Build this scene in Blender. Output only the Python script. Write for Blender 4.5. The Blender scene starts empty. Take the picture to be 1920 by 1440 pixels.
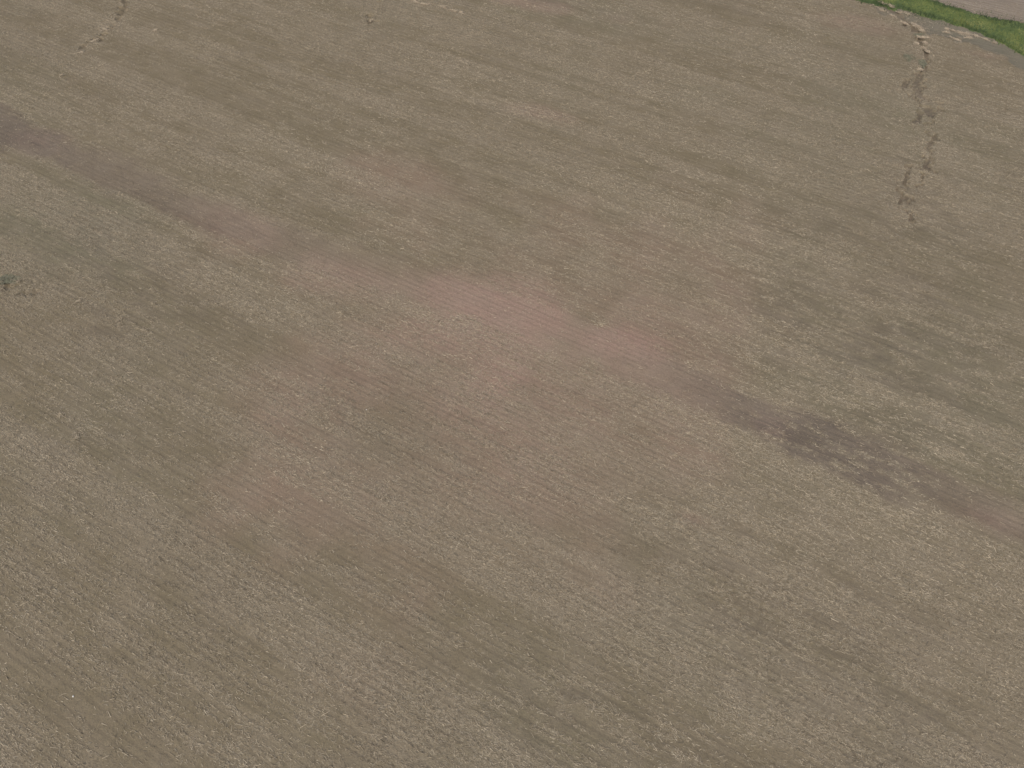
import bpy, math
import numpy as np

# ------------------------------------------------------------------ camera, sky, sun, exposure
scene = bpy.context.scene
CAM_H = 72.0
PITCH = math.radians(57.0)
LENS, SENSOR = 25.0, 36.0
F = LENS / SENSOR * 1920.0

cam_data = bpy.data.cameras.new("camera")
cam_data.lens = LENS
cam_data.sensor_width = SENSOR
cam_data.clip_start = 0.5
cam_data.clip_end = 12000.0
cam = bpy.data.objects.new("camera", cam_data)
cam.location = (0, 0, CAM_H)
cam.rotation_euler = (math.pi / 2 - PITCH, 0, 0)
scene.collection.objects.link(cam)
scene.camera = cam

SUN_ELEV, SUN_ROT = math.radians(52), math.radians(205)
world = bpy.data.worlds.new("World")
scene.world = world
world.use_nodes = True
wn = world.node_tree.nodes
sky = wn.new("ShaderNodeTexSky")
sky.sky_type = 'NISHITA'
sky.sun_disc = False
sky.sun_elevation = SUN_ELEV
sky.sun_rotation = SUN_ROT
sky.dust_density = 4.0
sky.air_density = 1.0
bg = wn["Background"]
bg.inputs["Strength"].default_value = 0.10
world.node_tree.links.new(sky.outputs[0], bg.inputs["Color"])

sun_data = bpy.data.lights.new("sun", 'SUN')
sun_data.energy = 1.4
sun_data.angle = math.radians(12)
sun_data.color = (1.0, 0.95, 0.84)
sun = bpy.data.objects.new("sun", sun_data)
# direction to the sun, matching the sky texture (rotation measured clockwise from +Y)
sd = (math.sin(SUN_ROT) * math.cos(SUN_ELEV), math.cos(SUN_ROT) * math.cos(SUN_ELEV), math.sin(SUN_ELEV))
sun.rotation_euler = (math.pi / 2 - SUN_ELEV, 0, math.pi - SUN_ROT)
sun.location = (sd[0] * 200, sd[1] * 200, sd[2] * 200)
scene.collection.objects.link(sun)

scene.view_settings.view_transform = 'Standard'
scene.view_settings.look = 'None'
scene.view_settings.exposure = 0.69
scene.view_settings.gamma = 1.0

# ------------------------------------------------------------------ helpers
rng = np.random.default_rng(7)

def at(px, py):
    """Ground point (metres) seen at a pixel of the 1920x1440 photograph."""
    c, s = math.cos(PITCH), math.sin(PITCH)
    a, b = px - 960.0, 720.0 - py
    dx, dy, dz = a, F * c + b * s, -F * s + b * c
    t = CAM_H / -dz
    return (dx * t, dy * t)

def hash2(ix, iy, seed):
    h = (ix.astype(np.int64) * 374761393 + iy.astype(np.int64) * 668265263 + seed * 974634777) & 0xFFFFFFFF
    h = ((h ^ (h >> 13)) * 1274126177) & 0xFFFFFFFF
    h = ((h ^ (h >> 16)) * 2246822519) & 0xFFFFFFFF
    return ((h ^ (h >> 15)) & 0xFFFFFF) / float(0xFFFFFF)

def vnoise(x, y, seed=0):
    ix, iy = np.floor(x), np.floor(y)
    fx, fy = x - ix, y - iy
    fx = fx * fx * fx * (fx * (fx * 6 - 15) + 10)
    fy = fy * fy * fy * (fy * (fy * 6 - 15) + 10)
    a, b = hash2(ix, iy, seed), hash2(ix + 1, iy, seed)
    c, d = hash2(ix, iy + 1, seed), hash2(ix + 1, iy + 1, seed)
    return (a * (1 - fx) + b * fx) * (1 - fy) + (c * (1 - fx) + d * fx) * fy

def fbm(x, y, seed=0, octaves=4, gain=0.5):
    tot, amp, norm = 0.0, 1.0, 0.0
    for k in range(octaves):
        # rotate each octave a little so that no lattice shows
        ca, sa = math.cos(0.6 * k + 0.3), math.sin(0.6 * k + 0.3)
        f = 2.03 ** k
        tot = tot + amp * vnoise((x * ca - y * sa) * f + 17.3 * k, (x * sa + y * ca) * f - 9.1 * k, seed + k)
        norm += amp
        amp *= gain
    return tot / norm

def sstep(a, b, x):
    t = np.clip((x - a) / (b - a), 0, 1)
    return t * t * (3 - 2 * t)

def poly_dist(x, y, pts, vals):
    """Distance to a ground polyline, and the per-vertex values carried along it."""
    best = np.full(x.shape, 1e9)
    out = [np.zeros(x.shape) for _ in vals]
    for i in range(len(pts) - 1):
        (ax, ay), (bx, by) = pts[i], pts[i + 1]
        dx, dy = bx - ax, by - ay
        t = np.clip(((x - ax) * dx + (y - ay) * dy) / (dx * dx + dy * dy + 1e-9), 0, 1)
        d = np.hypot(x - ax - t * dx, y - ay - t * dy)
        m = d < best
        best = np.where(m, d, best)
        for k, v in enumerate(vals):
            out[k] = np.where(m, v[i] * (1 - t) + v[i + 1] * t, out[k])
    return best, out

def px_line(pxs):
    return [at(*p) for p in pxs]

def tag(o, kind=None, label=None, cat=None, group=None):
    if kind: o["kind"] = kind
    if label: o["label"] = label
    if cat: o["category"] = cat
    if group: o["group"] = group
    return o

def quad_mesh(name, verts, faces, mat, face_attrs=None, point_attrs=None, smooth=False):
    """Fast mesh from arrays: verts (n,3), faces (m,3 or 4)."""
    me = bpy.data.meshes.new(name)
    n, k = faces.shape
    me.vertices.add(len(verts))
    me.vertices.foreach_set("co", np.ascontiguousarray(verts, dtype=np.float32).ravel())
    me.loops.add(n * k)
    me.loops.foreach_set("vertex_index", np.ascontiguousarray(faces, dtype=np.int32).ravel())
    me.polygons.add(n)
    me.polygons.foreach_set("loop_start", np.arange(0, n * k, k, dtype=np.int32))
    if smooth:
        me.polygons.foreach_set("use_smooth", np.ones(n, dtype=bool))
    for dom, attrs in (('FACE', face_attrs), ('POINT', point_attrs)):
        for an, av in (attrs or {}).items():
            at_ = me.attributes.new(an, 'FLOAT', dom)
            at_.data.foreach_set("value", np.ascontiguousarray(av, dtype=np.float32))
    me.update(calc_edges=True)
    me.materials.append(mat)
    o = bpy.data.objects.new(name, me)
    scene.collection.objects.link(o)
    return o

# ------------------------------------------------------------------ the lie of the land (all in metres on the ground)
ROW_ANG = math.radians(-28.0)                     # direction the maize rows run
RU = (math.cos(ROW_ANG), math.sin(ROW_ANG))
RV = (-RU[1], RU[0])
ROW = 0.76

def row_uv(x, y):
    bend = 1.3 * np.sin(x * 0.012 + y * 0.007)
    return x * RU[0] + y * RU[1], x * RV[0] + y * RV[1] + bend

# bare shallow swale running across the whole field
SW = [(-160, 168), (-60, 200), (0, 228), (40, 250), (95, 274), (170, 304), (260, 345), (350, 382), (450, 424), (560, 462), (680, 494), (780, 528),
      (900, 566), (1000, 602), (1100, 642), (1200, 684), (1300, 728), (1420, 782), (1500, 815), (1580, 850), (1680, 893), (1800, 945), (1920, 1000), (2100, 1080)]
SW_W = [3.6, 3.2, 3.2, 3.4, 3.0, 3.0, 3.0, 3.0, 2.8, 2.8, 3.4, 3.4, 3.6, 3.6, 3.4, 3.2, 2.7, 2.7, 3.0, 3.5, 3.7, 3.3, 2.4, 2.1]
SW_WET = [.6, .7, .9, 1.0, .85, .50, .50, .48, .40, .28, .12, .06, .02, .0, .02, .08, .35, .85, 1.0, 1.0, .85, .42, .3, .25]
SWP = px_line(SW)

# rain-cut gullies: (pixel polyline, half widths in metres)
GUL = [
    ([(1600, -14), (1648, 4), (1672, 17), (1690, 32), (1703, 44), (1716, 56), (1725, 66), (1722, 74), (1727, 86), (1733, 97), (1737, 108), (1732, 120), (1730, 130), (1721, 140), (1722, 152),
      (1724, 165), (1730, 178), (1741, 190), (1756, 194), (1772, 196)],
     [.8, .9, 1.0, 1.1, 1.1, .9, .8, .7, .8, .6, .6, .9, .5, .7, .75, .8, .7, .6, .5, .3]),
    ([(1712, 226), (1728, 216), (1745, 213), (1768, 206)], [.4, .9, 1.1, .4]),
    ([(1748, 226), (1741, 240), (1746, 258)], [.4, .35, .3]),
    ([(1720, 154), (1712, 164), (1716, 174), (1730, 180)], [.4, .6, .6, .5]),
    ([(1696, 172), (1712, 180), (1726, 188)], [.3, .5, .4]),
    ([(1722, 322), (1732, 334), (1728, 350)], [.2, .4, .2]),
    ([(1722, 140), (1706, 148), (1695, 156), (1690, 166), (1694, 172)], [.8, .6, .6, .6, .2]),
    ([(1730, 178), (1722, 188), (1727, 200), (1745, 208), (1752, 222)], [.5, .4, .6, .8, .4]),
    ([(1744, 258), (1748, 266), (1740, 274), (1745, 283), (1741, 296), (1738, 312), (1746, 322)], [.3, .7, .5, .8, .5, .8, .3]),
    ([(1712, 312), (1698, 320), (1692, 332), (1689, 340), (1696, 350), (1692, 362), (1700, 374), (1684, 384), (1697, 396), (1700, 414), (1712, 404)], [.2, .5, .35, .5, .35, .4, .4, .45, .4, .35, .15]),
    ([(222, -26), (225, -6), (231, 14), (221, 28), (208, 44), (194, 58), (180, 70), (162, 78), (148, 86)], [.7, .8, 1.0, .8, .7, .5, .4, .3, .15]),
    ([(706, -24), (702, -4), (706, 10), (698, 24), (695, 42), (688, 54), (672, 66)], [.35, .5, .35, .45, .4, .25, .1]),
    ([(-60, 502), (-10, 512), (14, 524), (34, 534), (52, 542), (74, 548)], [.5, .8, .8, .3, .6, .2]),
]
GULP = [(px_line(p), [.78 * k for k in w]) for p, w in GUL]

# broad tone patches: (px, py, half-width px, half-height px, amount)
DARK = [(1700, 545, 110, 70, .55), (1690, 690, 110, 55, .55), (1655, 800, 110, 45, .4), (1740, 600, 60, 60, .3), (1560, 1095, 120, 40, .25), (1660, 1135, 60, 25, .2), (1300, 985, 80, 30, .25), (1690, 430, 60, 60, .45),
        (1480, 420, 110, 30, .3), (1360, 1275, 120, 40, .2), (160, 430, 110, 50, .4), (260, 690, 130, 60, .25), (1500, 960, 90, 35, .35), (920, 205, 55, 12, .5), (690, 60, 45, 20, .4), (1620, 55, 120, 22, .45),
        (1850, 105, 70, 15, .35), (1050, 6, 210, 14, .8), (1350, 8, 150, 16, .45), (215, 165, 60, 22, .25), (390, 820, 130, 40, .2), (1440, 590, 70, 30, .25), (640, 110, 50, 16, .3), (280, 1000, 180, 60, .2), (120, 1390, 200, 60, .2),
        (1760, 1180, 120, 40, .15), (1500, 1300, 140, 40, .12), (20, 60, 80, 70, .35)]
PALE = [(1560, 800, 90, 30, .7), (1640, 860, 70, 20, .7), (1500, 740, 80, 25, .5), (1620, 985, 120, 35, .55), (1540, 1000, 110, 40, .45), (640, 770, 80, 40, .5), (1128, 608, 28, 10, 1.0), (820, 590, 150, 25, .4),
        (250, 350, 110, 30, .6), (330, 400, 110, 26, .5), (130, 560, 110, 34, .5), (1100, 240, 130, 16, .5), (1480, 340, 60, 20, .5), (540, 85, 70, 14, .5), (590, 510, 60, 20, .6), (380, 270, 90, 20, .3),
        (1660, 22, 18, 8, .9), (1300, 60, 90, 14, .4), (1180, 22, 120, 6, .4), (870, 240, 70, 16, .3), (340, 690, 40, 20, .6), (140, 820, 24, 20, .6), (720, 1330, 260, 60, .3), (1520, 1180, 120, 60, .35), (1590, 1410, 150, 40, .35),
        (1380, 505, 120, 26, .35), (60, 195, 60, 30, .4), (1740, 830, 120, 36, .35), (1900, 890, 60, 60, .3)]
RED = [(970, 720, 520, 360, .50), (950, 625, 260, 160, .85), (1000, 600, 320, 70, 1.0), (960, 715, 150, 60, .55), (820, 790, 120, 50, .2), (1000, 780, 120, 60, .35), (640, 520, 160, 60, .6), (1020, 212, 80, 18, .6), (1250, 720, 160, 60, .35), (760, 330, 160, 60, .35), (460, 430, 160, 50, .4),  # centre patches put pink lens glow into soil colour; swale is really reddish
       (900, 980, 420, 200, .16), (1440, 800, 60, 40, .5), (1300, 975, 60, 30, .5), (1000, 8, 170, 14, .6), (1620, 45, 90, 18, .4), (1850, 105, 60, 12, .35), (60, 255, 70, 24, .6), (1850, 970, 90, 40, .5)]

# strongly tufted, streaky parts of the field
MOTT = [(1660, 660, 260, 260, 1.0), (1560, 1180, 360, 260, 1.0), (260, 520, 300, 170, .8), (1080, 1350, 420, 120, .7), (700, 800, 260, 160, .5), (160, 830, 160, 120, .6), (1700, 370, 120, 110, .9)]
# single straw-covered row ends and wheel lines: (pixel polyline, half width in metres, change of residue)
LINES = [([(1676, 1311), (1722, 1342)], .28, .8), ([(1780, 1347), (1862, 1386)], .26, .9), ([(1730, 1330), (1800, 1368), (1880, 1404), (1990, 1452)], .75, -.7), ([(172, 712), (206, 730), (244, 755)], .2, .8),
         ([(985, 200), (1050, 222), (1110, 243), (1200, 284), (1260, 310)], 1.1, .45), ([(1000, 213), (1110, 254), (1210, 298)], .5, -.5), ([(480, 48), (560, 76), (640, 106), (690, 122)], .9, .45),
         ([(520, 160), (600, 190), (660, 222)], .9, .3), ([(1105, 140), (1180, 172), (1240, 186)], .8, .35), ([(640, 1070), (720, 1120), (800, 1168)], .3, .6), ([(1250, 540), (1340, 570), (1430, 612)], .9, .3),
         ([(560, 540), (640, 580), (730, 620)], .5, .5), ([(880, 815), (960, 855), (1060, 902)], .5, .35), ([(1470, 420), (1560, 450), (1650, 490)], .8, .5), ([(300, 268), (380, 292), (440, 315)], .9, .3),
         ([(1170, 940), (1260, 985), (1350, 1025)], .6, .4), ([(960, 830), (1010, 850), (1080, 885)], .4, .4), ([(1620, 160), (1560, 100), (1500, 80)], 1.5, .2)]

GREEN = [(1600, 330, 420, 330, .36), (1840, 900, 160, 250, .26), (120, 420, 220, 120, .5), (1500, 1250, 400, 160, .35), (60, 120, 160, 140, .3), (1250, 60, 260, 40, .4)]

def patches(x, y, lst, seed):
    n1 = (fbm(x * .12, y * .12, seed, 3) - .5) * 1.5
    n2 = (fbm(x * .12 + 40, y * .12 + 9, seed + 5, 3) - .5) * 1.5
    tot = np.zeros(x.shape)
    for px, py, hw, hh, a in lst:
        cx, cy = at(px, py)
        rx = abs(at(px + hw, py)[0] - at(px - hw, py)[0]) / 2
        ry = abs(at(px, py - hh)[1] - at(px, py + hh)[1]) / 2
        # the patches lie along the rows
        du = ((x - cx) * .96 - (y - cy) * .28 * (rx > ry) ) / rx
        dv = ((y - cy) + (x - cx) * .36 * (rx > ry * 1.2)) / ry
        d = np.sqrt(du * du + dv * dv) + n1 * .7 + n2 * .3
        tot = np.maximum(tot, a * (1 - sstep(.15, 1.25, d)))
    return tot

# grassed waterway in the far corner: near and far edge as y(x)
GL = [(-300, 430), (-60, 252), (12, 186), (48, 151)] + [at(*p) for p in [(1604, 0), (1645, 12), (1690, 21), (1722, 31), (1762, 39), (1795, 47), (1830, 61), (1868, 78), (1900, 96), (1920, 109)]] + [(92, 98), (98, 75), (106, 10), (116, -80)]
GU = [(-280, 446), (-45, 262), (27, 192), (61, 153)] + [at(*p) for p in [(1742, 0), (1792, 16), (1850, 33), (1900, 43), (1920, 47)]] + [(98, 113), (105, 97), (112, 76), (121, 10), (130, -80)]
GL, GU = np.array(GL), np.array(GU)

def strip(x, y):
    """0 at the near edge of the grass, 1 at its far edge (perpendicular-ish)."""
    n = (fbm(x * .3, y * .3, 31, 3) - .5) * 1.8 + (fbm(x * 1.4, y * 1.4, 33, 2) - .5) * 1.0
    lo = np.interp(x, GL[:, 0], GL[:, 1]) + n * 1.1
    hi = np.interp(x, GU[:, 0], GU[:, 1]) + n * .8
    return (y - lo) / np.maximum(hi - lo, 1.0), y - lo, hi - y

def fields(x, y):
    """All the ground masks at points x, y."""
    u, v = row_uv(x, y)
    # warped coordinates break every outline up
    wx = (fbm(x * .35, y * .35, 51, 3) - .5)
    wy = (fbm(x * .35 + 31, y * .35 - 7, 57, 3) - .5)
    d, (sw_w, sw_wet) = poly_dist(x + wx * 2.4, y + wy * 2.4, SWP, [SW_W, SW_WET])
    stre = fbm(u * .05, v * .9, 61, 3)
    edge = fbm(u * .12, v * .55, 67, 3)
    # strongly wet part of the swale is shredded into streaks of straw along the rows
    sw = 1 - sstep(.45, 1.35, d / sw_w + (edge - .5) * .8)
    pat = fbm(u * .38, v * 1.9, 71, 3)
    shred = .92 * sstep(.54, .64, pat) * sstep(-10, 20, x) * sstep(.45, .8, sw_wet)
    bare = sw * (.92 - .8 * shred)
    wet = sw * sw_wet * (1 - .62 * shred)
    # gullies
    g = np.zeros(x.shape); gfr = np.zeros(x.shape); gw_ = np.zeros(x.shape)
    g1 = (fbm(x * 1.2, y * .95, 81, 3) - .5); g2 = (fbm(x * 1.2 + 13, y * .95 + 5, 87, 3) - .5)
    far = np.hypot(x, y)
    for P, w in GULP:
        faintness = .42 if P[0][0] < 30 else .78
        bb = np.array(P)
        m = (x > bb[:, 0].min() - 12) & (x < bb[:, 0].max() + 12) & (y > bb[:, 1].min() - 14) & (y < bb[:, 1].max() + 14)
        if not m.any(): continue
        gd, (gw,) = poly_dist(x[m] + g1[m] * 2.7, y[m] + g2[m] * 2.8, P, [w])
        br = vnoise(x[m] * 1.3, y[m] * 1.0, 93)                      # straw islands that braid the channel
        r = gd / (gw * (.62 if faintness < .6 else .9) + .02) + (br - .42) * (1.7 if faintness < .6 else 1.25)
        gg = 1 - sstep(.7, 1.25, r)
        g[m] = np.maximum(g[m], gg)
        gw_[m] = np.maximum(gw_[m], gg * faintness)
        gfr[m] = np.maximum(gfr[m], sstep(.8, 1.4, r) * (1 - sstep(2.0, 5.0, gd / (gw + .3))))
    # silt flat between the field and the waterway
    s, below, above = strip(x, y)
    fan = sstep(72, 75, x) * (1 - sstep(-.4, .4, below)) * sstep(-7.0, -5.0, below + (fbm(x * .45, y * .45, 99, 3) - .5) * 5)
    fan = np.maximum(fan, sstep(66, 68, x) * (1 - sstep(73, 75, x)) * (1 - sstep(-.4, .4, below)) * sstep(-3.6, -2.4, below + (fbm(x * .5, y * .5, 98, 3) - .5) * 3))
    fan = fan * (1 - sstep(88, 93, x))
    dark = patches(x, y, DARK, 101)
    pale = patches(x, y, PALE, 103)
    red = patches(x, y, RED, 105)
    # strips left by the harvester and general unevenness of the residue
    band = .62 * fbm(u * .010, v * .20, 111, 3) + .38 * fbm(u * .016, v * .62, 112, 2)
    blot = fbm(u * .06, v * .30, 113, 4)
    fine = fbm(u * .30, v * 1.5, 115, 3)
    mott = patches(x, y, MOTT, 107)
    fine2 = fbm(u * .55, v * 2.9, 117, 3)
    res = .46 + (band - .5) * 1.35 + (blot - .5) * (.4 + .25 * mott) + (fine - .5) * (.7 + .6 * mott) + (fine2 - .5) * (1.1 + 2.0 * mott) + pale * .42 - dark * .22
    for pxs, hw, amt in LINES:
        P_ = px_line(pxs); bb = np.array(P_)
        m = (x > bb[:, 0].min() - 4) & (x < bb[:, 0].max() + 4) & (y > bb[:, 1].min() - 4) & (y < bb[:, 1].max() + 4)
        if m.any():
            dl, _ = poly_dist(x[m] + wx[m] * .5, y[m] + wy[m] * .5, P_, [])
            res[m] += amt * (1 - sstep(.5, 1.5, dl / hw + (fine[m] - .5) * 1.6))
    res = np.clip(res, .04, 1.25)
    res = np.clip(res + .45 * shred * sw, .04, 1.3)
    res = res * (1 - .92 * bare) * (1 - .97 * g) * (1 - .93 * fan) + gfr * .40 * (1 - g)
    green = np.clip(fbm(x * .035, y * .035, 121, 3) * 1.2 - .55 + patches(x, y, GREEN, 109) * .9 + fan * .7, 0, 1) * (1 - bare) 
    return dict(res=np.clip(res, 0, 1.3), bare=np.clip(bare + g + fan, 0, 1), wet=np.clip(wet + .85 * gw_ + dark * .26 + mott * sstep(.56, .40, fine) * .35, 0, 1),
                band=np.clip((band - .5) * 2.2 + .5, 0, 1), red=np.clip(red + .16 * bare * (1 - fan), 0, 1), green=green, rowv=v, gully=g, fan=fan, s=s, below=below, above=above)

def height(x, y, g=None, sw=None):
    z = (fbm(x * .012, y * .012, 131, 2) - .5) * 1.2
    z = z + (fbm(x * .8, y * .8, 135, 2) - .5) * .10
    if g is not None:
        z = z - .40 * g
    return z

# ------------------------------------------------------------------ materials
def new_mat(name):
    m = bpy.data.materials.new(name)
    m.use_nodes = True
    nt = m.node_tree
    b = nt.nodes["Principled BSDF"]
    b.inputs["Roughness"].default_value = 1.0
    b.inputs["Specular IOR Level"].default_value = 0.08
    return m, nt, b

class NT:
    def __init__(s, nt): s.nt = nt
    def n(s, t, **kw):
        nd = s.nt.nodes.new(t)
        for k, v in kw.items(): setattr(nd, k, v)
        return nd
    def l(s, a, b): s.nt.links.new(a, b)
    def val(s, sock, v):
        if hasattr(v, "is_output"): s.l(v, sock)
        else: sock.default_value = v
    def math(s, op, a, b=0.0, clamp=False):
        nd = s.n("ShaderNodeMath", operation=op, use_clamp=clamp)
        s.val(nd.inputs[0], a); s.val(nd.inputs[1], b)
        return nd.outputs[0]
    def mix(s, fac, a, b, blend='MIX'):
        nd = s.n("ShaderNodeMix", data_type='RGBA', blend_type=blend)
        s.val(nd.inputs[0], fac); s.val(nd.inputs[6], a); s.val(nd.inputs[7], b)
        return nd.outputs[2]
    def attr(s, name):
        return s.n("ShaderNodeAttribute", attribute_name=name).outputs["Fac"]
    def ramp(s, x, a, b, lo=0.0, hi=1.0):
        nd = s.n("ShaderNodeMapRange", interpolation_type='SMOOTHSTEP')
        s.val(nd.inputs[0], x)
        for i, v in zip((1, 2, 3, 4), (a, b, lo, hi)): nd.inputs[i].default_value = v
        return nd.outputs[0]
    def noise(s, vec, scale, detail=3, rough=.55):
        nd = s.n("ShaderNodeTexNoise")
        s.l(vec, nd.inputs["Vector"])
        nd.inputs["Scale"].default_value = scale
        nd.inputs["Detail"].default_value = detail
        nd.inputs["Roughness"].default_value = rough
        return nd.outputs["Fac"]
    def mapping(s, vec, rot, scale):
        nd = s.n("ShaderNodeMapping", vector_type='TEXTURE')
        s.l(vec, nd.inputs["Vector"])
        nd.inputs["Rotation"].default_value = (0, 0, rot)
        nd.inputs["Scale"].default_value = scale
        return nd.outputs[0]

def rgb(r, g, b): return (r, g, b, 1.0)

def soil_material(name, brown, redsoil_glow, straw, straw_amt=1.0, stripe=.16):
    m, nt, b = new_mat(name)
    t = NT(nt)
    pos = t.n("ShaderNodeNewGeometry").outputs["Position"]
    res, wet, red, green, bare = (t.attr(a) for a in ("res", "wet", "red", "green", "bare"))
    wn_ = t.noise(t.mapping(pos, ROW_ANG, (1.5, .26, 1)), 1.0, 2.5, .6)
    wet = t.math('MULTIPLY', wet, t.ramp(wn_, .40, .58, 1.30, .78), clamp=True)
    base = t.mix(red, brown, redsoil_glow)  # reddish swale soil, plus the lens glow painted into the middle
    base = t.mix(t.math('MULTIPLY', green, .55), base, rgb(.150, .146, .098))
    base = t.mix(t.math('MULTIPLY', wet, .78), base, rgb(.084, .068, .058))
    base = t.mix(t.ramp(t.attr("band"), .25, .75, 0, .34), base, t.mix(.5, base, rgb(.27, .225, .165)))
    cl = t.noise(pos, 4.5, 4, .75)
    cl2 = t.noise(pos, .22, 3, .6)
    base = t.mix(t.ramp(cl, .42, .66, .0, .55), base, t.mix(.55, base, rgb(.06, .047, .038)))
    base = t.mix(t.ramp(cl2, .35, .7, .0, .30), base, t.mix(.6, base, rgb(.26, .215, .165)))
    # lying fibres in three directions
    fib = None
    for k, (ang, sx, sy) in enumerate(((ROW_ANG, .55, .07), (ROW_ANG + .5, .34, .06), (ROW_ANG - .8, .30, .06), (ROW_ANG + 1.7, .26, .055))):
        v = t.mapping(pos, ang, (sx, sy, 1))
        nz = t.noise(v, 1.0, 1.5, .5)
        f_ = t.ramp(nz, .56, .70)
        fib = f_ if fib is None else t.math('MAXIMUM', fib, f_)
    amt = t.math('MULTIPLY', fib, t.math('MULTIPLY', t.ramp(res, .0, 1.1), straw_amt), clamp=True)
    # row to row striping
    vr = t.mapping(pos, ROW_ANG, (9.0, .30, 1))
    st = t.ramp(t.noise(vr, 1.0, 2, .6), .38, .66, 0, 1)
    amt = t.math('MULTIPLY', amt, t.math('ADD', t.math('MULTIPLY', st, .6), .55), clamp=True)
    col = t.mix(amt, base, straw)
    # furrows between the rows, broken along their length
    ph = t.math('MULTIPLY', t.attr("rowv"), 2 * math.pi / ROW)
    fur = t.ramp(t.math('SINE', ph), -.2, .9)
    brk = t.ramp(t.noise(t.mapping(pos, ROW_ANG, (14.0, 1.4, 1)), 1.0, 2, .6), .30, .54)
    fur = t.math('MULTIPLY', fur, t.math('MULTIPLY', brk, .24))
    col = t.mix(fur, col, t.mix(.7, col, rgb(.062, .050, .040)))
    col = t.mix(t.math('MULTIPLY', t.ramp(st, 0, 1, 1, 0), stripe), col, t.mix(.5, col, rgb(.075, .062, .05)))
    t.l(col, b.inputs["Base Color"])
    bp = t.n("ShaderNodeBump")
    bp.inputs["Strength"].default_value = .6
    bp.inputs["Distance"].default_value = .12
    hh = t.math('ADD', cl, t.math('MULTIPLY', amt, .5))
    hh = t.math('SUBTRACT', hh, t.math('MULTIPLY', fur, .6))
    t.l(hh, bp.inputs["Height"])
    t.l(bp.outputs[0], b.inputs["Normal"])
    return m

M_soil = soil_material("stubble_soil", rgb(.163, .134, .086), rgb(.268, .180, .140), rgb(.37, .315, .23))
M_far = soil_material("neighbour_soil", rgb(.222, .184, .145), rgb(.23, .182, .148), rgb(.33, .285, .23), .9, .42)
M_silt = soil_material("grey_silt", rgb(.128, .114, .088), rgb(.130, .108, .088), rgb(.30, .25, .19), .5)

def leaf_material(name, stops, trans=0.0):
    m, nt, b = new_mat(name)
    t = NT(nt)
    tone = t.attr("tone")
    cr = t.n("ShaderNodeValToRGB")
    t.l(tone, cr.inputs[0])
    e = cr.color_ramp.elements
    e[0].position, e[0].color = stops[0]
    e[1].position, e[1].color = stops[-1]
    for p, c in stops[1:-1]:
        ne = e.new(p); ne.color = c
    t.l(cr.outputs[0], b.inputs["Base Color"])
    b.inputs["Roughness"].default_value = .8
    return m

M_straw = leaf_material("straw", [(0, rgb(.115, .092, .064)), (.3, rgb(.21, .172, .120)), (.7, rgb(.345, .29, .208)), (1, rgb(.49, .42, .31))])
M_drift = leaf_material("washed_straw", [(0, rgb(.24, .192, .138)), (.5, rgb(.37, .305, .222)), (1, rgb(.50, .42, .31))])
M_grass = leaf_material("grass_blades", [(0, rgb(.056, .080, .043)), (.35, rgb(.084, .116, .049)), (.65, rgb(.140, .170, .055)), (1, rgb(.22, .23, .09))])
M_weed = leaf_material("weed_leaves", [(0, rgb(.115, .112, .078)), (1, rgb(.185, .18, .126))])

m, nt, b = new_mat("waterway_turf")
t = NT(nt)
pos = t.n("ShaderNodeNewGeometry").outputs["Position"]
c1 = t.mix(t.ramp(t.noise(pos, .25, 4, .6), .35, .65), rgb(.078, .108, .046), rgb(.132, .160, .054))
c1 = t.mix(t.ramp(t.noise(pos, 3.0, 3, .6), .45, .7), c1, rgb(.050, .078, .038))
t.l(c1, b.inputs["Base Color"])
M_turf = m

m, nt, b = new_mat("pale_stone")
t = NT(nt)
pos = t.n("ShaderNodeTexCoord").outputs["Object"]
t.l(t.mix(t.ramp(t.noise(pos, 9.0, 4, .6), .3, .7), rgb(.55, .53, .48), rgb(.78, .76, .70)), b.inputs["Base Color"])
M_stone = m

# ------------------------------------------------------------------ the ground: one sheet out to the horizon, split by what it is
def axis(segs, lo_ext, hi_ext):
    a = [np.arange(s, e, st) for s, e, st in segs]
    mid = np.concatenate(a + [np.array([segs[-1][1]])])
    lo = mid[0] - np.cumsum(np.geomspace(1.0, lo_ext / 6, 34)) 
    hi = mid[-1] + np.cumsum(np.geomspace(1.0, hi_ext / 6, 34))
    return np.concatenate([lo[::-1], mid, hi])

xs = axis([(-112, 52, .4), (52, 92, .17), (92, 120, .4)], 3000, 3000)
ys = axis([(-12, 66, .4), (66, 138, .18), (138, 168, .4)], 3000, 3000)
X, Y = np.meshgrid(xs, ys)
x, y = X.ravel(), Y.ravel()
fl = fields(x, y)
z = height(x, y, fl["gully"])
nx, ny = len(xs), len(ys)
idx = np.arange(nx * ny).reshape(ny, nx)
faces = np.stack([idx[:-1, :-1], idx[:-1, 1:], idx[1:, 1:], idx[1:, :-1]], -1).reshape(-1, 4)
sf = fl["s"][faces].mean(1)
gf = fl["gully"][faces].mean(1)
fanf = fl["fan"][faces].mean(1)
zone = np.where(sf > 1, 2, np.where(sf > 0, 1, np.where(gf > .45, 3, np.where(fanf > .5, 4, 0))))
V = np.stack([x, y, z], -1)

def sub(name, zid, mat):
    f = faces[zone == zid]
    used, inv = np.unique(f, return_inverse=True)
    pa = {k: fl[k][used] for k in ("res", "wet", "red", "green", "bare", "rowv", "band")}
    return quad_mesh(name, V[used], inv.reshape(-1, 4), mat, point_attrs=pa, smooth=True)

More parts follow.
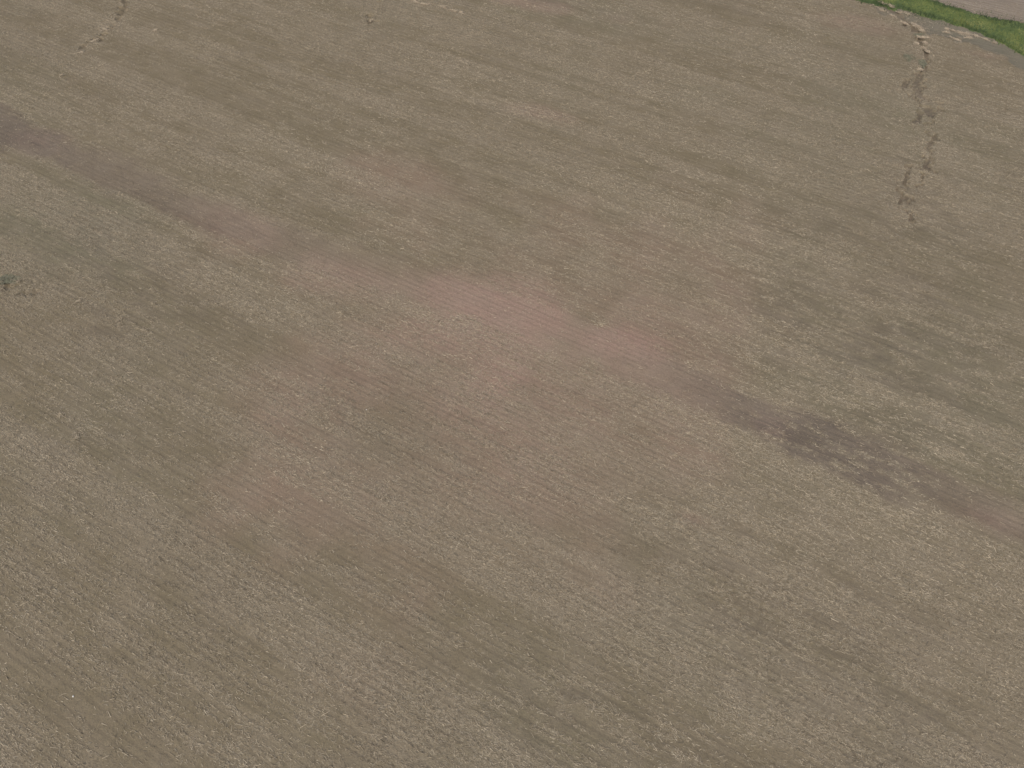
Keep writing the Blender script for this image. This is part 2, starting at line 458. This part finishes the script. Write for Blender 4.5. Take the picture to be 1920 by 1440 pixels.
tag(sub("field", 0, M_soil), "structure", "brown maize stubble field covering nearly the whole view")
tag(sub("grass_waterway_ground", 1, M_turf), "structure", "green grassed waterway crossing the far right corner")
tag(sub("neighbouring_field", 2, M_far), "structure", "pale bare field beyond the green grass strip")
tag(sub("erosion_gully", 3, M_soil), "structure", "narrow dark gullies cut by rain through the stubble")
tag(sub("silt_flat", 4, M_silt), "structure", "smooth grey silt flat beside the green grass strip")

# ------------------------------------------------------------------ lying straw and standing stubble
def sample(n, dens_near, falloff):
    """Random ground points around the view, thinning with distance from the viewpoint's foot."""
    y = rng.random(n) * 176 - 10
    half = .40 * np.maximum(y, 0) + 54
    x = (rng.random(n) * 2 - 1) * half
    keep = rng.random(n) < (half / half.max()) / (1 + (np.maximum(y, 0) / falloff) ** 1.2)
    return x[keep], y[keep]

def flat_quads(x, y, z, ang, L, W, tilt, roll):
    c, s = np.cos(ang), np.sin(ang)
    dx, dy, dz = c * L / 2 * np.cos(tilt), s * L / 2 * np.cos(tilt), L / 2 * np.sin(tilt)
    wx, wy, wz = -s * W / 2 * np.cos(roll), c * W / 2 * np.cos(roll), W / 2 * np.sin(roll)
    P = np.empty((len(x), 4, 3))
    for k, (a, b_) in enumerate(((-1, -1), (1, -1), (1, 1), (-1, 1))):
        taper = 1.0 if a < 0 else .55
        P[:, k, 0] = x + a * dx + b_ * wx * taper
        P[:, k, 1] = y + a * dy + b_ * wy * taper
        P[:, k, 2] = z + a * dz + b_ * wz * taper
    n = len(x)
    return P.reshape(-1, 3), np.arange(4 * n).reshape(n, 4)

sx, sy = sample(3400000, 1, 260)
f = fields(sx, sy)
u, v = row_uv(sx, sy)
rowm = .5 + .5 * np.cos(2 * math.pi * v / ROW)          # straw gathers in the row lines
p = np.clip(f["res"], 0, 1.2) / 1.2 * (.55 + .45 * rowm)
p = np.where(f["s"] > 0, np.where(f["s"] > 1, .16, .0), p)
k = rng.random(len(sx)) < p
sx, sy = sx[k], sy[k]
fk = {a: f[a][k] for a in f}
n = len(sx)
al = rng.random(n) < .55
ang = np.where(al, ROW_ANG + rng.normal(0, .28, n), rng.random(n) * math.pi)
L = np.clip(rng.lognormal(math.log(.25), .42, n), .1, .8)
W = rng.uniform(.02, .055, n)
sz = height(sx, sy, fk["gully"]) + rng.uniform(.015, .09, n)
P, Q = flat_quads(sx, sy, sz, ang, L, W, rng.normal(0, .12, n), rng.normal(0, .5, n))
tone = np.clip(rng.beta(2.2, 2.4, n) + (fbm(sx * .08, sy * .08, 141, 2) - .5) * .3 - fk["wet"] * .10, 0, 1)
print("straws", n)
tag(quad_mesh("straw_litter", P, Q, M_straw, face_attrs={"tone": tone}), "stuff", "pale maize straw scattered over the brown field", "straw")

# standing stubble, stalk by stalk along the rows
nu = 1000000
sx, sy = sample(nu, 1, 130)
u, v = row_uv(sx, sy)
off = (np.round(v / ROW) * ROW - v) + rng.normal(0, .05, len(v))
sx = sx + RV[0] * off; sy = sy + RV[1] * off
f = fields(sx, sy)
p = .22 * np.clip(f["res"] * 1.2, 0, 1) * (1 - .8 * f["bare"])
p = np.where(f["s"] > 0, 0, p)
k = rng.random(len(sx)) < p
sx, sy, g = sx[k], sy[k], f["gully"][k]
n = len(sx)
H = rng.uniform(.10, .32, n); W = rng.uniform(.02, .04, n); a = rng.random(n) * math.pi * 2
lx, ly = rng.normal(0, .10, n), rng.normal(0, .10, n)
z0 = height(sx, sy, g) - .03
P = np.empty((n, 4, 3))
for k_, (sgn, top) in enumerate(((-1, 0), (1, 0), (1, 1), (-1, 1))):
    P[:, k_, 0] = sx + sgn * np.cos(a) * W / 2 + top * lx
    P[:, k_, 1] = sy + sgn * np.sin(a) * W / 2 + top * ly
    P[:, k_, 2] = z0 + top * H
print("stubble", n)
tag(quad_mesh("maize_stubble", P.reshape(-1, 3), np.arange(4 * n).reshape(n, 4), M_straw, face_attrs={"tone": np.clip(rng.beta(2, 2.6, n), 0, 1)}),
    "stuff", "short cut maize stalks standing in rows across the field", "stubble")

# ------------------------------------------------------------------ grass of the waterway
n = 520000
gx = rng.uniform(36, 116, n); gy = rng.uniform(30, 190, n)
s, below, above = strip(gx, gy)
edge = np.minimum(below, above)
spill = (fbm(gx * .35, gy * .35, 151, 3) > .56) & (below > -2.6) & (below <= 0) & (gx < 73) & (rng.random(n) < .5)
ragged = (np.minimum(below, above) > -1.3) & (rng.random(n) < .22) & (fbm(gx * .7, gy * .7, 157, 2) > .45)
ok = ((s > 0) & (s < 1)) | spill | ragged
gx, gy, edge, below = gx[ok], gy[ok], edge[ok], below[ok]
n = len(gx)
rim = 1 - sstep(.6, 2.6, edge)
cl = fbm(gx * .45, gy * .45, 153, 3)
H = rng.uniform(.16, .34, n) + rim * rng.uniform(.1, .45, n) * (cl > .42)
W = rng.uniform(.05, .11, n); a = rng.random(n) * math.pi * 2
lx, ly = rng.normal(0, .16, n), rng.normal(0, .16, n)
z0 = height(gx, gy) - .02
P = np.empty((n, 3, 3))
for k_, (sgn, top) in enumerate(((-1, 0), (1, 0), (0, 1))):
    P[:, k_, 0] = gx + sgn * np.cos(a) * W / 2 + top * lx
    P[:, k_, 1] = gy + sgn * np.sin(a) * W / 2 + top * ly
    P[:, k_, 2] = z0 + top * H
tone = np.clip(.68 + (cl - .5) * .9 + rng.normal(0, .12, n) - rim * .62 + (fbm(gx * .1, gy * .1, 155, 2) - .5) * .6 + (fbm(gx * .3, gy * .3, 156, 3) - .5) * .5, 0, 1)
print("grass", n)
tag(quad_mesh("grass", P.reshape(-1, 3), np.arange(3 * n).reshape(n, 3), M_grass, face_attrs={"tone": tone}), "stuff", "bright green grass of the waterway with darker tall edges", "grass")

# ------------------------------------------------------------------ drifts of straw washed up by the gullies: each one a thing
def straw_drift(px, py, lpx, wpx, slope, label, faint=False):
    cx, cy = at(px, py)
    ex, ey = at(px + lpx / 2, py + slope * lpx / 2)
    ang = math.atan2(ey - cy, ex - cx)
    Lh = math.hypot(ex - cx, ey - cy)
    Wh = max(.16, abs(at(px, py - wpx / 2)[1] - at(px, py + wpx / 2)[1]) / 2 * abs(math.cos(ang)))
    r = np.random.default_rng(int(px * 7 + py * 13))
    # a low ragged heap on a curved spine ...
    m1, m2 = 40, 9
    tt = np.linspace(0, 2 * math.pi, m1, endpoint=False)
    ph = r.random(6) * 6.28
    rad = np.clip(.70 + .24 * np.sin(2 * tt + ph[0]) + .20 * np.sin(3 * tt + ph[1]) + .20 * np.sin(5 * tt + ph[2]) + .16 * np.sin(9 * tt + ph[4]) + .12 * r.normal(size=m1), .2, 1.5)
    bend = lambda xx: (.45 * np.sin(xx * 2.6 + ph[3]) + .25 * np.sin(xx * 5.5 + ph[5])) * min(1.0, .35 + .12 * Lh)
    verts = [(0, Wh * float(bend(np.array(0.0))), .08)]
    for j in range(1, m2):
        q = j / (m2 - 1)
        for i in range(m1):
            xx = math.cos(tt[i]) * rad[i] * q
            verts.append((xx * Lh, math.sin(tt[i]) * rad[i] * Wh * q + Wh * float(bend(np.array(xx))), (.07 * (1 - q ** 2) + .05 * r.random() - .07 * q ** 3)))
    tri = [(0, 1 + i, 1 + (i + 1) % m1) for i in range(m1)]
    for j in range(1, m2 - 1):
        a0, b0 = 1 + (j - 1) * m1, 1 + j * m1
        for i in range(m1):
            i2 = (i + 1) % m1
            tri += [(a0 + i, b0 + i, b0 + i2), (a0 + i, b0 + i2, a0 + i2)]
    verts, tri = np.array(verts), np.array(tri)
    # ... with loose stalks on it and strewn round it
    ns = int(min(1200, 70 + 70 * Lh * Wh) * (.5 if faint else 1))
    qq, th = np.minimum(np.abs(r.normal(0, .7, ns)), 1.35), r.random(ns) * 2 * math.pi
    xx = np.cos(th) * qq
    P, Q = flat_quads(xx * Lh, np.sin(th) * qq * Wh * 1.1 + Wh * bend(xx), .04 + .06 * np.clip(1 - qq ** 2, 0, 1) + r.uniform(0, .06, ns), r.normal(0, .7, ns), r.uniform(.25, .8, ns), r.uniform(.03, .075, ns), r.normal(0, .15, ns), r.normal(0, .4, ns))
    T = np.concatenate([Q[:, [0, 1, 2]], Q[:, [0, 2, 3]]]) + len(verts)
    if faint:                                        # only strewn stalks, thickly matted in the middle
        verts, tri, T = np.zeros((0, 3)), np.zeros((0, 3), int), T - len(verts)
    tone = np.concatenate([np.clip(r.normal(.34, .2, len(tri)), 0, 1), np.tile(np.clip(r.normal(.58, .25, ns), 0, 1), 2)])
    allv = np.concatenate([verts, P]); allf = np.concatenate([tri, T])
    tone = tone * (.8 if faint else .84)
    o = quad_mesh("straw_drift", allv, allf, M_straw if faint else M_drift, face_attrs={"tone": tone})
    o.location = (cx, cy, float(height(np.array([cx]), np.array([cy]))[0]) - .03)
    o.rotation_euler = (0, 0, ang)
    return tag(o, None, label, "straw heap", "straw drifts washed up by rain")

straw_drift(1654, 5, 13, 4, .5, "small pale straw drift inside the left end of the green grass strip")
straw_drift(1671, 11, 15, 5, .35, "pale straw drift at the near edge of the grass, next to its topmost neighbour")
straw_drift(1655, 19, 20, 6, .45, "broad pale straw drift on the stubble left of the gully head")
straw_drift(1699, 26, 31, 5, .32, "long thin pale straw drift on the grey silt, parallel to the grass strip")
straw_drift(1676, 31, 16, 3, .55, "thin straw line on the left bank where the gully leaves the silt flat")
straw_drift(1697, 44, 16, 4, .6, "narrow straw line on the left bank, below the thin one at the silt flat")
straw_drift(1720, 49, 26, 10, .55, "largest pale straw mat, at the top of the narrow winding gully")
straw_drift(1728, 58, 9, 5, .4, "small straw tuft touching the lower end of the largest straw mat")
straw_drift(1735, 71, 20, 4, .15, "flat straw drift just right of the gully, under the largest straw mat")
straw_drift(1723, 70, 6, 3, .1, "tiny straw tuft lying in the gully bed beside a flat drift")
straw_drift(1718, 82, 6, 9, .8, "steep pale straw streak on the left bank of the winding gully")
straw_drift(1735, 81, 12, 5, .5, "pale straw tuft on the right bank opposite the steep pale streak")
straw_drift(1732, 91, 7, 4, .5, "small round straw tuft at the gully bend above the weed patch")
straw_drift(1738, 97, 7, 4, .7, "tilted straw tuft on the outer side of the gully bend")
straw_drift(1724, 131, 14, 4, .05, "curved straw ridge just below the weed patch in the gully")
straw_drift(1776, 56, 9, 4, .2, "upper left tuft of the straw row on the silt near the grass")
straw_drift(1786, 59, 7, 3, .3, "second tuft from the left in the straw row on the silt")
straw_drift(1774, 62, 12, 3, .3, "thin drift below the left end of the straw row on the silt")
straw_drift(1799, 62, 14, 5, .15, "middle tuft of the straw row on the silt near the grass")
straw_drift(1813, 66, 20, 8, .25, "big jagged drift in the middle of the straw row on the silt")
straw_drift(1829, 69, 16, 5, .45, "slanting drift right of the big jagged one on the silt")
straw_drift(1815, 72, 16, 3, .05, "thin flat drift directly under the big jagged one on the silt")
straw_drift(1848, 76, 15, 4, .35, "small drift at the right end of the straw row on the silt")
straw_drift(1790, 74, 20, 3, .4, "faint long straw line between the weeds and the straw row on the silt")
straw_drift(1863, 82, 7, 2, .2, "last tiny straw tuft on the silt, closest to the bending grass edge")
for (px, py, l, w, s, lab) in [
    (779, 3, 12, 4, .35, "leftmost pale straw tuft of the line along the far dark swale"),
    (797, 7, 24, 2.5, .15, "long thin straw line along the near side of the far dark swale"),
    (832, 12, 14, 3, .2, "short straw drift in the middle of the line by the far dark swale"),
    (850, 19, 18, 2.5, .25, "low straw drift near the right end of the line by the far swale"),
    (866, 24, 5, 5, .9, "upright end tuft of the straw line by the far dark swale"),
    (290, 53, 6, 3, .2, "single pale straw tuft on the stubble right of the far left gully"),
    (195, 51, 8, 4, .2, "pale straw tuft on the bank of the far left gully"),
    (176, 72, 12, 2.5, -.3, "thin straw line at the tail of the far left gully"),
    (150, 94, 6, 5, -.4, "small straw tuft just below the tail of the far left gully"),
    (115, 136, 11, 5, .2, "lone straw heap at the left, well below the far left gully"),
    (697, 36, 9, 2, -.3, "faint straw streak lying in the far middle gully"),
    (34, 524, 12, 9, -.5, "pale straw heap between the two dark patches at the left edge"),
    (146, 562, 20, 5, -.6, "slanting pale straw drift beside a grey bare patch at the left"),
    (223, 599, 12, 9, -.4, "pale straw heap right of the slanting drift at the left"),
    (268, 617, 9, 5, .5, "small straw tuft right of the pale heap at the left"),
    (142, 818, 16, 12, .4, "rounded pale straw heap in the lower left part of the field"),
    (112, 776, 18, 8, .4, "wide straw drift just above the rounded heap in the lower left"),
    (1127, 606, 34, 12, .3, "bright straw patch on the upper edge of the reddish bare band")]:
    straw_drift(px, py, l, w, s, lab, py > 100)

# ------------------------------------------------------------------ clumps of weeds
def weed_clump(px, py, hw, hh, n, label):
    cx, cy = at(px, py)
    rx = abs(at(px + hw, py)[0] - cx); ry = abs(at(px, py - hh)[1] - at(px, py + hh)[1]) / 2
    r = np.random.default_rng(int(px + 31 * py))
    q, th = np.sqrt(r.random(n)), r.random(n) * 2 * math.pi
    lob = 1 + .3 * np.sin(2 * th + 1) + .2 * np.sin(3 * th + px)
    lx_, ly_ = np.cos(th) * q * rx * lob, np.sin(th) * q * ry * lob
    zg = height(lx_ + cx, ly_ + cy) - height(np.array([cx]), np.array([cy]))
    P, Q = flat_quads(lx_, ly_, zg + r.uniform(.0, .10, n) * (1.1 - q) + .03, r.random(n) * 6.28, r.uniform(.12, .34, n), r.uniform(.05, .12, n), r.normal(.1, .2, n), r.normal(0, .3, n))
    o = quad_mesh("weed_clump", P, Q, M_weed, face_attrs={"tone": np.clip(r.beta(2, 2, n), 0, 1)})
    o.location = (cx, cy, float(height(np.array([cx]), np.array([cy]))[0]))
    return tag(o, None, label, "weeds", "weed clumps in the field")

weed_clump(1729, 119, 6, 9, 420, "dark green weeds filling a wide bend of the right gully")
weed_clump(9, 522, 22, 11, 520, "dark green weeds at the left edge of the field")
weed_clump(1704, 108, 9, 8, 350, "faint green weeds on the stubble left of the right gully")
weed_clump(1722, 66, 8, 3, 300, "low green weeds across the gully under the largest straw mat")

# ------------------------------------------------------------------ a few pale stones lying loose
def stone(px, py, size, label):
    cx, cy = at(px, py)
    r = np.random.default_rng(int(px * 3 + py))
    verts, tri = [], []
    nr, ns = 7, 12
    for i in range(nr + 1):
        ph = math.pi * i / nr
        for j in range(ns):
            th = 2 * math.pi * j / ns
            k_ = 1 + r.normal(0, .07)
            verts.append((size * k_ * math.sin(ph) * math.cos(th) * 1.25, size * k_ * math.sin(ph) * math.sin(th), size * .7 * k_ * math.cos(ph)))
    fc = []
    for i in range(nr):
        for j in range(ns):
            fc.append((i * ns + j, (i + 1) * ns + j, (i + 1) * ns + (j + 1) % ns, i * ns + (j + 1) % ns))
    o = quad_mesh("stone", np.array(verts), np.array(fc), M_stone, smooth=False)
    o.location = (cx, cy, float(height(np.array([cx]), np.array([cy]))[0]) + size * .45)
    o.rotation_euler = (0, 0, r.random() * 6.28)
    return tag(o, None, label, "stone", "loose pale stones")

stone(138, 1306, .07, "small white stone on the stubble in the lower left corner")
stone(687, 768, .055, "small white stone lying left of the middle of the field")
